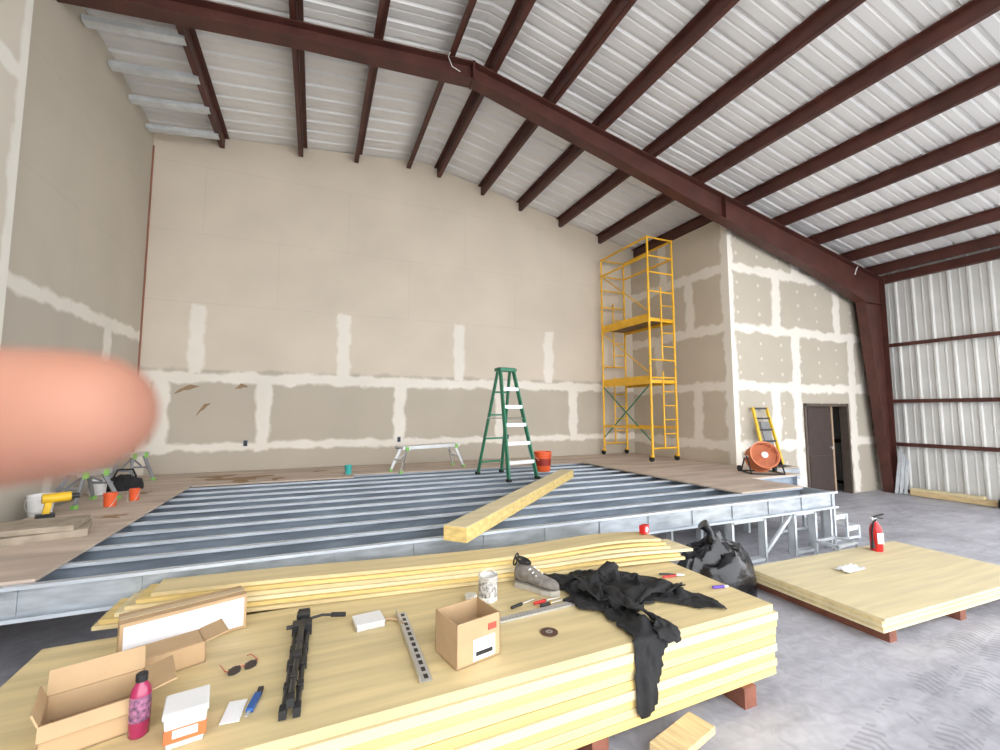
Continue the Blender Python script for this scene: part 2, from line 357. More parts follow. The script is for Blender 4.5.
for cx,cy,r0 in ((-1.0,7.7,.46),(-.5,7.55,.2),(-1.4,8.1,.28),(-2.0,6.9,.16),(-1.8,5.5,.14),(.1,8.2,.12)):
    vs=[(cx,cy,DK+TH+.004)]
    for i in range(n):
        t=2*pi*i/n; rr=r0*(.6+.7*noise.noise((cos(t)*2+cx,sin(t)*2,0.3)))
        vs.append((cx+1.3*rr*cos(t),cy+rr*sin(t),DK+TH+.003))
    st.mesh(vs,[(0,i+1,(i+1)%n+1) for i in range(n)],STN)
st.build()
# ---------------------------------------------------------------- scaffold
def scaffold():
    b=MB('scaffold_tower'); z0=DK+TH; X0,X1=6.38,7.05; YA,YB=7.0,8.6
    for y in (YA,YB):
        for lo,hi in ((.15,1.95),(1.97,3.75)):
            for x in (X0,X1): b.cyl((x,y,z0+lo),(x,y,z0+hi),.026,YSC,seg=10)
            z=lo+.12
            i=0
            while z<hi:
                if i%5==0 : b.cyl((X0,y,z0+z),(X1,y,z0+z),.018,YSC,seg=8)
                else:
                    b.cyl((X0+.33,y,z0+z),(X1,y,z0+z),.014,YSC,seg=8)
                z+=.29;i+=1
            b.cyl((X0+.33,y,z0+lo+.12),(X0+.33,y,z0+hi-.1),.018,YSC,seg=8)
        for x in (X0,X1):
            b.cyl((x,y,z0+3.75),(x,y,z0+4.72),.022,YSC,seg=10)
            b.cyl((x,y,z0+.12),(x,y,z0+.2),.018,ALU,seg=8); b.cyl((x-.02,y+.03,z0+.062),(x+.02,y+.03,z0+.062),.06,RUB,seg=16)
            b.box((x,y+.01,z0+.12),(.06,.06,.05),YSC)
        for z in (3.95,4.3,4.7): b.cyl((X0,y,z0+z),(X1,y,z0+z),.018,YSC,seg=8)
    for x in (X0,X1):
        for z in (1.62,2.92,4.3,4.7): b.beam((x,YA,z0+z),(x,YB,z0+z),.03,.06 if z<4 else .04,YSC)
        b.beam((x,YA,z0+.68),(x,YB,z0+.68),.03,.05,YSC)
    for z in (1.66,2.96):
        b.box(((X0+X1)/2,(YA+YB)/2,z0+z),(X1-X0-.04,YB-YA-.06,.025),DWOOD)
        b.box(((X0+X1)/2,YA+.02,z0+z-.02),(X1-X0,.03,.07),YSC)
        b.box((X0+.02,(YA+YB)/2,z0+z+.05),(.03,YB-YA,.12),YSC)
    b.beam((X0,YA,z0+.4),(X0,YB,z0+1.6),.02,.02,GREENF); b.beam((X0,YB,z0+.4),(X0,YA,z0+1.6),.02,.02,GREENF)
    b.beam((X0,YA,z0+1.8),(X0,YB,z0+2.9),.02,.02,YSC); b.beam((X0,YA,z0+3.1),(X0,YB,z0+4.3),.02,.02,YSC)
    b.build(loc=(-.05,0,0))
scaffold()
def stepladder():
    b=MB('step_ladder'); H=1.70
    def rail(xb,xt,yb,yt,w): b.beam((xb,yb,0),(xt,yt,H),w,.025,GREENF,up=(1,0,0)); b.box((xb,yb,.02),(.06,.07,.04),RUB)
    for s in (-1,1):
        rail(s*.27,s*.13,-.46,-.03,.07); rail(s*.24,s*.12,.48,.06,.055)
    for i in range(1,6):
        t=i/6; b.box((0,-.46+.43*t,H*t),(2*(.27-.14*t)-.02,.085,.02),ALU); b.box((0,-.46+.43*t-.04,H*t-.02),(2*(.27-.14*t)-.02,.008,.045),ALU)
    for t in (.12,.35,.58,.8): b.box((0,.48-.42*t,H*t),(2*(.24-.12*t)-.02,.015,.03),GREENF)
    b.box((0,.01,H+.02),(.32,.18,.05),GREENF).box((0,.01,H+.05),(.28,.13,.01),BLACK)
    for s in (-1,1): b.beam((s*.19,-.22,H*.55),(s*.18,.26,H*.55),.02,.02,ALU); b.beam((s*.25,-.38,.2),(s*.2,-.3,H*.28),.01,.02,ALU)
    b.build(loc=(2.86,6.5,DK),rz=.2)
stepladder()
def bucket(name,loc,r=.15,h=.37,mt=ORNG,lab=None):
    b=MB(name); b.lathe([(r*.85,0),(r*.88,.01),(r,h*.93),(r*1.06,h*.93),(r*1.06,h),(r*.97,h),(r*.95,h*.95),(r*.8,.02)],(0,0,0),mt)
    b.lathe([(r*1.03,h*.78),(r*1.07,h*.79),(r*1.07,h*.82),(r*1.03,h*.83)],(0,0,0),mt,cap=False)
    b.tube([(r*1.05*cos(t),-.02-.1*sin(t),h*.8-.12*sin(t)) for t in [pi*i/10 for i in range(11)]],.004,ALU,6)
    if lab: b.lathe([(r*.935,h*.3),(r*.985,h*.65)],(0,0,0),lab,cap=False)
    return b.build(loc=loc)
bucket('orange_bucket',(3.72,6.85,DK),.15,.34,ORNG,mat('dark_red_label',(.3,.02,.01),.5))
bucket('teal_cup',(.53,7.6,DK+TH),.055,.15,mat('teal_plastic',(.05,.45,.42),.4))
b=MB('white_jug'); b.lathe([(.05,0),(.055,.01),(.055,.12),(.03,.16),(.018,.17),(.018,.19)],(0,0,0),WHITE).tube([(.05,0,.11),(.08,0,.12),(.075,0,.06),(.05,0,.05)],.008,WHITE,6); b.build(loc=(4.0,7.75,DK+TH))
MB('timber_beam').beam((1.06,3.42,DK+.07),(3.72,6.05,DK+.06),.21,.115,YW).beam((1.06,3.42,DK+.13),(3.72,6.05,DK+.12),.205,.006,YPALE).build(bevel=.003)
LIME=mat('lime_plastic',(.25,.55,.12),.5)
def wbench(loc,rz,L=.9,h=.5,leg=ALU,w=.24):
    b=MB('folding_work_bench'); b.box((0,0,h),(L,w,.025),ALU).box((0,-w/2,h-.02),(L,.012,.05),ALU).box((0,w/2,h-.02),(L,.012,.05),ALU)
    for s in (-1,1):
        for t in (-1,1):
            b.beam((s*(L/2-.1),t*w*.42,h-.02),(s*(L/2+.06),t*w*.7,.02),.022,.04,leg); b.box((s*(L/2+.06),t*w*.7,.02),(.05,.04,.04),LIME)
        b.box((s*(L/2-.08),-w/2-.008,h-.03),(.06,.02,.07),LIME)
        b.beam((s*(L/2),w*.6,.2),(s*(L/2),-w*.6,.2),.015,.025,leg); b.beam((s*(L/2-.25),0,h-.03),(s*(L/2),0,.22),.015,.02,leg)
    b.build(loc=loc,rz=rz)
wbench((1.9,7.75,DK+TH),.35,1.2,.42)
GREY=mat('grey_metal_stand',(.30,.31,.33),.5,.4)
wbench((-2.33,6.35,DK+TH),1.2,.42,.36,GREY,.2); wbench((-2.4,7.9,DK+TH),1.3,.4,.42,GREY,.2)
def blob(name,cx,cy,z0,rx,ry,h,mt,seed,rough=.35,fold=.18,n=64,m=18,flat=.6):
    b=MB(name); vs=[];fs=[]
    for i in range(m+1):
        a=i/m
        for k in range(n):
            t=2*pi*k/n
            R=1+rough*noise.noise((cos(t)*1.7+seed,sin(t)*1.7,seed))
            rad=(1-a**2.2*.97) if i<m else .02
            hh=h*(a**flat)
            p=Vector((cos(t)*R*rad,sin(t)*R*rad,0))
            q=Vector((p.x*3+seed*3,p.y*3,a*2))
            f=noise.noise(q)*fold+noise.noise(q*2.6)*fold*.5+(.5-abs(noise.noise(q*1.4+Vector((9,9,9)))))*fold*.5
            vs.append((cx+p.x*rx*(1+f*.4),cy+p.y*ry*(1+f*.4),z0+max(0,hh*(1+f*1.4)) if i else z0))
        if i<m:
            for k in range(n): k2=(k+1)%n; fs.append((i*n+k,i*n+k2,(i+1)*n+k2,(i+1)*n+k))
    fs.append(tuple(m*n+k for k in range(n))); fs.append(tuple(range(n))[::-1])
    b.mesh(vs,fs,mt,True); return b
CLOTH=mat('black_cloth',(.014,.014,.015),.8,0,.3,20,bump=.3,bscale=200)
BAGM=mat('black_bin_liner',(.010,.010,.012),.25,bump=.6,bscale=14,spec=.45)
b=blob('tool_bag',-2.3,7.3,DK+TH,.2,.14,.18,CLOTH,2); b.tube([(-2.4,7.3,.93),(-2.36,7.3,1.03),(-2.2,7.3,1.03),(-2.16,7.3,.93)],.012,CLOTH); b.build()
b=MB('cement_board_stack'); BRD=mat('cement_board',(.36,.30,.23),.85,0,.2,8)
b.box((0,0,.03),(.7,.45,.06),BRD,rz=.3).box((.03,.02,.085),(.55,.42,.045),BRD,rz=.1); b.build(loc=(-2.1,4.85,DK+TH),bevel=.004)
b=MB('cordless_drill'); YT=mat('yellow_tool',(.8,.5,.02),.4)
b.cyl((0,0,.2),(.2,0,.2),.045,YT).cyl((.2,0,.2),(.26,0,.2),.025,BLACK).box((.04,0,.11),(.05,.045,.16),YT,ry=.15).box((.03,0,.03),(.13,.08,.06),BLACK); b.build(loc=(-2.35,5.55,DK+TH),rz=.5,bevel=.004)
bucket('white_bucket',(-2.48,5.85,DK+TH),.1,.2,WHITE); bucket('orange_jar',(-2.02,6.1,DK+TH),.06,.14,ORNG); bucket('orange_jar',(-1.9,6.4,DK+TH),.05,.13,ORNG)
bucket('white_bucket',(-2.45,7.0,DK+TH),.09,.18,WHITE)
def fan():
    b=MB('drum_fan'); OD=mat('orange_drum_paint',(.62,.19,.08),.5,0,.15,8); R=.215
    M=Matrix.Rotation(1.2,4,'X'); c=(0,0,.27)
    b.lathe([(R,-.13),(R+.012,-.135),(R+.012,-.12),(R,-.11),(R,.11),(R+.012,.12),(R+.012,.135),(R,.13),(R-.01,.13),(R-.01,-.13),(R,-.13)],c,OD,32,False,M)
    for zz in (.12,-.12):
        for rr in (.04,.07,.1,.13,.16,.19): b.tube([Vector(c)+M@Vector((rr*cos(t),rr*sin(t),zz)) for t in [2*pi*i/28 for i in range(29)]],.005,OD,5)
        for i in range(8):
            t=2*pi*i/8; b.cyl(Vector(c)+M@Vector((.04*cos(t),.04*sin(t),zz)),Vector(c)+M@Vector((R*cos(t),R*sin(t),zz)),.005,OD,seg=6)
        b.lathe([(.05,zz-.006),(.05,zz+.006)],c,PAPER,20,True,M)
    b.lathe([(R-.02,-.03),(R-.02,.03)],c,OD,24,True,M)
    for s in (-1,1):
        b.tube([(s*.25,-.2,.014),(s*.25,-.05,.26),(s*.25,.0,.28),(s*.25,.05,.26),(s*.25,.22,.014)],.012,BLACK,8); b.cyl((s*.21,0,.27),(s*.28,0,.27),.02,ALU)
        b.tube([(s*.25,-.2,.014),(s*.25,.22,.014)],.012,BLACK,8); b.cyl((s*.26,.22,.05),(s*.30,.22,.05),.05,RUB)
    b.tube([(-.25,-.2,.014),(.25,-.2,.014)],.012,BLACK,8); b.tube([(-.25,.22,.014),(.25,.22,.014)],.012,BLACK,8); b.build(loc=(6.88,5.05,DK+TH),rz=-.55)
fan()
b=MB('hand_truck')
for s in (-1,1): b.beam((s*.2,-.27,0.03),(s*.17,0,1.1),.04,.04,YT)
for t in (.2,.4,.6,.8,.98): b.beam((-.18,-.27*(1-t),.03+1.07*t),(.18,-.27*(1-t),.03+1.07*t),.04,.035,BLACK)
b.box((0,-.34,.02),(.4,.2,.012),BLACK).box((.04,-.13,.48),(.2,.02,.7),mat('grey_plate',(.2,.2,.2),.5),rx=-.24)
for s in (-1,1): b.cyl((s*.22,-.16,.08),(s*.26,-.16,.08),.08,RUB)
b.build(loc=(7.98,5.86,DK+TH),rz=-.1)
b=MB('metal_stage_steps')
for i in range(3):
    z=.18*(3-i); x=i*.27
    b.box((x,0,z),(.27,.6,.015),STUD).box((x+.13,0,z-.03),(.008,.6,.06),STUD)
    for y in (-.29,.29):
        b.box((x+.12,y,z/2),(.03,.035,z),STUD); b.box((x,y,z-.03),(.27,.008,.06),STUD)
        if i==0: b.box((x-.12,y,z/2),(.03,.035,z),STUD)
for y in (-.29,.29): b.beam((-.12,y,.03),(.66,y,.03),.035,.03,STUD)
b.build(loc=(6.52,4.15,0))
b=MB('metal_stud_crate')
for x in (-.2,.2):
    for y in (-.12,.12): b.box((x,y,.11),(.03,.03,.22),STUD)
for z in (.015,.21):
    for y in (-.12,.12): b.box((0,y,z),(.43,.03,.03),STUD)
    for x in (-.2,.2): b.box((x,0,z),(.03,.24,.03),STUD)
b.build(loc=(5.9,3.42,0),rz=.05)
# ---------------------------------------------------------------- right panel pile
b=MB('yellow_panel_stack')
for i in range(5): b.box((random.uniform(-.01,.01),random.uniform(-.008,.008),.111+i*.021),(2.5,1.2,.0205),YPALE if i==4 else (YTOP if i%2 else YPALE),rz=random.uniform(-.004,.004))
RBK=mat('red_wood_block',(.22,.08,.05),.8,0,.2,8)
for x in (-1.1,-.1,1.0): b.box((x,0,.05),(.09,1.15,.1),RBK)
b.build(loc=(5.34,2.62,0),rz=-.03)
b=MB('fire_extinguisher')
b.lathe([(.055,0),(.06,.01),(.06,.24),(.05,.28),(.025,.31),(.02,.33)],(0,0,0),REDP).cyl((0,0,.33),(0,0,.37),.018,ALU)
b.box((.03,0,.39),(.14,.018,.015),BLACK,ry=-.25).box((.03,0,.365),(.12,.018,.012),BLACK,ry=.1).cyl((-.03,0,.36),(-.045,0,.36),.02,PAPER)
b.tube([(0,-.02,.35),(-.06,-.05,.33),(-.085,-.05,.22),(-.075,-.04,.1)],.01,RUB,8).cyl((-.075,-.04,.12),(-.075,-.04,.04),.013,BLACK,r2=.02)
b.box((0,-.0605,.15),(.07,.004,.12),PAPER); b.build(loc=(5.98,3.04,.207),rz=-.4)
b=MB('crumpled_paper')
vs=[];n=9
for i in range(n):
    for j in range(n): vs.append(((i/(n-1)-.5)*.3,(j/(n-1)-.5)*.14,.015+.03*noise.noise((i*.6,j*.6,1))))
b.mesh(vs,[(i*n+j,(i+1)*n+j,(i+1)*n+j+1,i*n+j+1) for i in range(n-1) for j in range(n-1)],PAPER,True); b.build(loc=(5.0,2.78,.212))
b=MB('scrap_lumber'); b.box((0,0,.06),(.16,1.3,.1),WOOD).box((.01,.1,.135),(.12,1.1,.05),YPALE,rz=.03); b.build(loc=(11.85,4.65,0))
b=MB('steel_angle_bundle')
for i in range(3): b.beam((11.68+.05*i,5.5-.06*i,.02),(12.0,5.52-.06*i,.95-.1*i),.05,.03,STUD)
b.build()
b=MB('black_pallet_box'); b.box((0,0,.09),(.3,.6,.16),BLACK).box((0,-.05,.19),(.2,.4,.04),RUB); b.build(loc=(11.8,3.65,0),bevel=.01)
# ---------------------------------------------------------------- main lumber stack
ZT=.55
b=MB('yellow_board_stack'); n=9; z0=.12; th=(ZT-z0)/n
for i in range(n):
    dx=random.uniform(-.02,.02); dy=random.uniform(-.008,.008)
    m=(YW,YTOP,YW,YPALE)[i%4] if i<n-1 else YTOP
    b.box((.76+dx,2.58+dy,z0+th*(i+.5)),(4.04,1.22,th*.94),m,rz=.02+random.uniform(-.001,.001))
for x in (-.9,.2,1.4,2.5): b.box((x,2.56,.06),(.1,1.15,.12),RBK)
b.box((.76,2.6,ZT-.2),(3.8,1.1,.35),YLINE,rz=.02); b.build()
b=MB('yellow_sheet_pile'); nx=48
def zf(x,l): 
    return ZT+.004+l*.023+.05*exp(-((x-2.35)/.55)**2)*(.2+.12*l)+.012*l/6*exp(-((x+.3)/.7)**2)
for l in range(6):
    x0=-1.14+.05*l+random.uniform(-.04,.04); x1=2.9-.03*l+(.18 if l==2 else 0)
    yf0=3.28+.02*l; yb0=3.62; vs=[];fs=[]
    for i in range(nx+1):
        x=x0+(x1-x0)*i/nx; z=zf(x,l); sl=-.105*(x+1.1)
        ya=yf0+sl; yb=yb0+sl*1.0
        vs+=[(x,ya,z),(x,yb,z),(x,yb,z+.022),(x,ya,z+.022)]
    for i in range(nx):
        for q in range(4): fs.append((4*i+q,4*i+(q+1)%4,4*i+4+(q+1)%4,4*i+4+q))
    fs+=[(0,1,2,3),(4*nx+3,4*nx+2,4*nx+1,4*nx)]
    b.mesh(vs,fs,(YTOP,YW,YPALE)[l%3] if l<5 else YTOP)
for i in range(8): b.box((.9,3.35,.14+i*.0525),(3.8,.14,.05),(YW,YTOP)[i%2],rz=-.085)
b.build()
# ---------------------------------------------------------------- things on the stack
def openbox(b,w,d,h,mt,inn,flaps=(),th=.006):
    b.box((0,0,th/2),(w,d,th),mt)
    for sx in (-1,1): b.box((sx*(w/2-th/2),0,h/2),(th,d,h),mt)
    for sy in (-1,1): b.box((0,sy*(d/2-th/2),h/2),(w,th,h),mt)
    for (ax,s,ln,ang) in flaps:
        if ax=='x': b.box((s*(w/2+ln/2*cos(ang)),0,h+ln/2*sin(ang)),(ln,d,th),mt,ry=-s*ang)
        else: b.box((0,s*(d/2+ln/2*cos(ang)),h+ln/2*sin(ang)),(w,ln,th),mt,rx=s*ang)
b=MB('long_carton'); b.box((0,0,.095),(.56,.16,.19),CARD).box((0,-.082,.095),(.53,.004,.155),PAPER).box((0,0,.192),(.56,.05,.003),mat('packing_tape',(.55,.42,.25),.3)).build(loc=(-.62,2.98,ZT+.001),rz=.34,bevel=.002)
b=MB('cardboard_box'); openbox(b,.30,.22,.13,CARD,CARDD,[('y',1,.09,1.0),('x',1,.1,.2),('x',-1,.05,1.2),('y',-1,.05,-1.2)]); b.box((0,0,.03),(.26,.18,.03),CARDD); b.build(loc=(-.76,2.30,ZT),rz=.3)
b=MB('cardboard_sleeve'); openbox(b,.44,.17,.10,CARD,CARDD,[('x',1,.1,.2)]); b.box((0,0,.098),(.42,.15,.006),CARD); b.build(loc=(-.70,2.68,ZT),rz=.36)
b=MB('shipping_carton'); openbox(b,.26,.22,.21,CARD,CARDD,[]); b.box((.03,-.112,.065),(.13,.003,.10),PAPER).box((.03,-.114,.045),(.1,.002,.02),BLACK).box((0.08,-.112,.155),(.05,.003,.03),mat('red_label',(.5,.08,.05),.6)); b.build(loc=(.77,2.25,ZT),rz=.22)
b=MB('drink_bottle'); PK=mat('pink_liquid',(.35,.02,.09),.15,spec=.7); LB=mat('dark_label',(.03,.02,.05),.5,0,.6,60,col2=(.5,.2,.35))
b.lathe([(.028,0),(.033,.006),(.034,.06)],(0,0,0),PK).lathe([(.0345,.06),(.0345,.15)],(0,0,0),LB,cap=False).lathe([(.034,.15),(.03,.175),(.018,.195),(.016,.2)],(0,0,0),PK).lathe([(.02,.2),(.02,.225),(.017,.228)],(0,0,0),BLACK)
b.build(loc=(-.59,2.2,ZT))
b=MB('plastic_tub'); TUB=mat('clear_tub_plastic',(.62,.62,.60),.25,0,.1,20); 
b.lathe([(.078,0),(.082,.004),(.096,.115)],(0,0,0),TUB,seg=4).lathe([(.102,.115),(.102,.13),(.096,.134)],(0,0,0),WHITE,seg=4)
ORL=mat('orange_label',(.75,.16,.05),.5); b.box((0,0,.05),(.132,.132,.05),ORL,rz=pi/4).box((0,0,.055),(.134,.08,.03),PAPER,rz=pi/4); b.build(loc=(-.42,2.12,ZT),rz=.95,bevel=.006)
b=MB('safety_glasses')
for s in (-1,1):
    b.tube([(s*.035+.028*cos(t),0,.022+.018*sin(t)) for t in [2*pi*i/14 for i in range(15)]],.0022,BLACK,6); b.tube([(s*.063,0,.028),(s*.07,.01,.028),(s*.068,.11,.018),(s*.06,.135,.004)],.002,REDP,6)
    b.box((s*.035,0,.022),(.05,.001,.032),mat('smoke_lens',(.04,.03,.03),.1))
b.tube([(-.01,0,.028),(0,0,.032),(.01,0,.028)],.002,REDP,6); b.build(loc=(-.28,2.5,ZT+.003),rz=.4)
b=MB('paper_card'); b.box((0,0,.002),(.07,.14,.004),PAPER); b.build(loc=(-.27,2.2,ZT+.002),rz=-.1)
b=MB('utility_knife'); BL=mat('blue_plastic',(.02,.10,.35),.4); b.box((0,0,.01),(.028,.11,.018),BL).box((0,.075,.01),(.022,.05,.014),BLACK,rz=.1).box((0,-.07,.01),(.014,.04,.003),ALU); b.build(loc=(-.2,2.22,ZT+.002),rz=-.2,bevel=.003)
b=MB('tripod')
for i,(dx,z) in enumerate(((-.026,.024),(.026,.024),(0,.065))):
    b.tube([(dx,.30,z),(dx,-.02,z)],.016,BLACK,10).tube([(dx,-.02,z),(dx,-.36,z)],.012,BLACK,10).box((dx,-.02,z),(.036,.05,.034),BLACK).box((dx,-.37,z),(.03,.05,.036),RUB)
    b.box((dx,.12,z),(.034,.05,.032),BLACK).box((dx,-.2,z),(.03,.04,.028),BLACK)
b.box((0,.33,.04),(.1,.07,.06),BLACK).cyl((0,.33,.04),(0,.42,.04),.02,BLACK).box((0,.43,.05),(.07,.06,.06),BLACK).box((0,.47,.05),(.06,.012,.07),BLACK)
b.tube([(.02,.4,.05),(.1,.43,.05),(.2,.4,.05)],.008,BLACK,8).tube([(.15,.415,.05),(.23,.39,.05)],.014,RUB,8).cyl((-.02,.33,.05),(-.08,.33,.05),.011,BLACK)
b.build(loc=(-.04,2.45,ZT),rz=-.04,bevel=.002)
b=MB('metal_angle_square'); b.box((0,0,.004),(.06,.74,.003),ALU).box((-.029,0,.018),(.003,.74,.03),ALU)
for i in range(12): b.box((.006,-.33+i*.06,.006),(.02,.035,.001),BLACK)
b.build(loc=(.52,2.45,ZT+.003),rz=-.02)
b=MB('steel_rule'); b.box((0,0,.006),(.72,.05,.012),ALU)
for i in range(28): b.box((-.34+i*.025,-.014,.0125),(.002,.02 if i%4==0 else .012,.001),BLACK)
b.build(loc=(1.30,2.50,ZT+.002),rz=.06)
b=MB('clear_plastic_tray'); openbox(b,.16,.14,.03,TUB,TUB,[]); b.box((0,0,.034),(.165,.145,.006),WHITE); b.build(loc=(.33,2.76,ZT+.0),rz=.1,bevel=.003)
b=MB('wood_shim_curl'); b.tube([(.09*cos(t),.09*sin(t),.012+.004*t) for t in [i*.25 for i in range(9)]],[.008]*9,CARD,6); b.build(loc=(.42,2.66,ZT))
b=MB('paint_can'); CAN=mat('tin_label',(.72,.72,.70),.35,.3,.25,30)
b.lathe([(.062,0),(.065,.003),(.063,.008),(.063,.15),(.066,.154),(.066,.16),(.058,.16),(.057,.14)],(0,0,0),CAN).lathe([(.0635,.03),(.0635,.13)],(0,0,0),mat('can_dark_band',(.12,.11,.1),.5,0,.8,50,col2=(.8,.78,.74)),cap=False)
b.tube([(.065*cos(t),-.01,.12+.08*sin(t)) for t in [pi*i/10 for i in range(11)]],.002,ALU,6); b.cyl((-.12,0,.0),(-.12,.0,.05),.04,CAN); b.build(loc=(1.10,2.80,ZT+.001))
def shoe():
    b=MB('work_shoe'); GS=mat('grey_suede',(.19,.17,.15),.9,0,.3,30); BS=mat('shoe_sole',(.40,.37,.32),.8)
    seg=20;vs=[];fs=[]
    prof=[(-.140,.015,.05),(-.135,.032,.10),(-.11,.038,.118),(-.07,.036,.116),(-.035,.036,.10),(0,.04,.082),(.04,.046,.066),(.08,.05,.056),(.115,.045,.05),(.14,.03,.04),(.152,.01,.026)]
    for x,w,h in prof:
        for q in range(seg): t=2*pi*q/seg; vs.append((x,w*cos(t)*(1-.15*max(0,sin(t))),.022+max(-.01,h*.5+h*.5*sin(t))))
    for i in range(len(prof)-1):
        for q in range(seg): q2=(q+1)%seg; fs.append((i*seg+q,i*seg+q2,(i+1)*seg+q2,(i+1)*seg+q))
    fs.append(tuple(range(seg))[::-1]); fs.append(tuple((len(prof)-1)*seg+q for q in range(seg))); b.mesh(vs,fs,GS,True)
    out=[(-.145,0),(-.125,.042),(-.03,.038),(.07,.054),(.13,.044),(.162,0),(.13,-.044),(.07,-.054),(-.03,-.038),(-.125,-.042)]; b.prism(out,'z',0,.026,BS)
    b.tube([(-.145+.01*sin(t),.02*cos(t),.14+.035*sin(t)) for t in [2*pi*i/12 for i in range(13)]],.005,BLACK,6)
    b.tube([(-.09+.045*cos(t),.028*sin(t),.141-.01*cos(t)) for t in [2*pi*i/20 for i in range(21)]],.009,BLACK,6); b.lathe([(.001,0),(.03,0.001)],(-.09,0,.139),RUB,16,False)
    for i in range(4): b.tube([(-.03+i*.024,-.03,.11-i*.013),(-.02+i*.024,.03,.11-i*.013)],.004,PAPER,6)
    o=b.build(loc=(1.47,2.82,ZT+.001),rz=-1.0); o.scale=(1.15,1.3,1.25)
shoe()
b=MB('cutting_disc'); b.lathe([(.012,.001),(.05,.001),(.05,.004),(.012,.004)],(0,0,0),mat('abrasive_brown',(.10,.05,.03),.8),cap=False).lathe([(.01,.0045),(.02,.005)],(0,0,0),ALU,cap=False); b.build(loc=(1.26,2.26,ZT+.002))
def tool(name,loc,rz,c1,c2,L=.2,r=.011): 
    b=MB(name); b.tube([(0,0,r),(L*.42,0,r)],[r*.8,r],c1,10).tube([(L*.42,0,r),(L*.48,0,r)],[r,r*.5],c2,10).tube([(L*.48,0,r),(L,0,r)],r*.3,ALU,8); b.build(loc=(*loc,ZT+.003),rz=rz)
tool('screwdriver',(1.34,2.60),.1,REDP,BLACK); tool('chisel',(1.36,2.55),.15,BLACK,YSC,.18); tool('screwdriver',(1.18,2.60),.3,BLACK,RUB)
b=MB('pliers')
for s in (-1,1): b.tube([(-.12,s*.03,.01),(-.06,s*.022,.01),(0,s*.006,.01)],[.008,.008,.006],BLACK if s>0 else REDP,8).tube([(0,-s*.006,.01),(.03,-s*.01,.01),(.065,-s*.002,.01)],[.008,.007,.003],ALU,8)
b.build(loc=(2.56,2.62,ZT+.002),rz=-.3)
b=MB('marker_pen'); PU=mat('purple_plastic',(.12,.05,.45),.4); b.tube([(0,0,.01),(.09,0,.01)],.01,PU,10).tube([(.09,0,.01),(.12,0,.01)],.008,WHITE,10); b.build(loc=(2.62,2.34,ZT+.002),rz=-.2)
b=MB('tape_measure'); b.box((0,0,.03),(.09,.05,.07),REDP).cyl((0,-.028,.03),(0,.028,.03),.024,PAPER).box((.055,0,.008),(.03,.02,.004),YSC); b.build(loc=(2.7,3.12,ZT+.185),rz=.4,bevel=.006)
# ---------------------------------------------------------------- jacket: simulated cloth, baked to a mesh
def seg_d(p,a,b):
    ab=(b[0]-a[0],b[1]-a[1]); t=max(0,min(1,((p[0]-a[0])*ab[0]+(p[1]-a[1])*ab[1])/(ab[0]**2+ab[1]**2)))
    return hypot(p[0]-a[0]-ab[0]*t,p[1]-a[1]-ab[1]*t)
def clothpiece(inside,bx,z0,amp,seed,frames,cs=.016):
    x0,x1,y0,y1=bx; nx=int((x1-x0)/cs); ny=int((y1-y0)/cs); idx={};vs=[];fs=[]
    def vid(i,j):
        if (i,j) not in idx:
            x=x0+i*cs;y=y0+j*cs
            k=1 if y>2.1 else .35
            z=z0+k*amp*(noise.noise((x*5+seed,y*5,seed))+.55*noise.noise((x*11,y*11+seed,2)))
            idx[(i,j)]=len(vs); vs.append((x,y,z))
        return idx[(i,j)]
    for i in range(nx):
        for j in range(ny):
            if inside((x0+(i+.5)*cs,y0+(j+.5)*cs)): fs.append((vid(i,j),vid(i+1,j),vid(i+1,j+1),vid(i,j+1)))
    me=bpy.data.meshes.new('c'); me.from_pydata(vs,[],fs); o=bpy.data.objects.new('c',me); S.collection.objects.link(o)
    m=o.modifiers.new('Cloth','CLOTH'); st=m.settings; st.quality=7; st.mass=.25; st.tension_stiffness=12; st.compression_stiffness=12; st.shear_stiffness=4; st.bending_stiffness=.3; st.air_damping=2
    m.collision_settings.distance_min=.006; m.collision_settings.collision_quality=3; m.collision_settings.friction=40
    m.point_cache.frame_start=1; m.point_cache.frame_end=frames
    for f in range(1,frames+1): S.frame_set(f)
    dg=bpy.context.evaluated_depsgraph_get(); ev=o.evaluated_get(dg); nme=bpy.data.meshes.new_from_object(ev)
    bpy.data.objects.remove(o); return nme
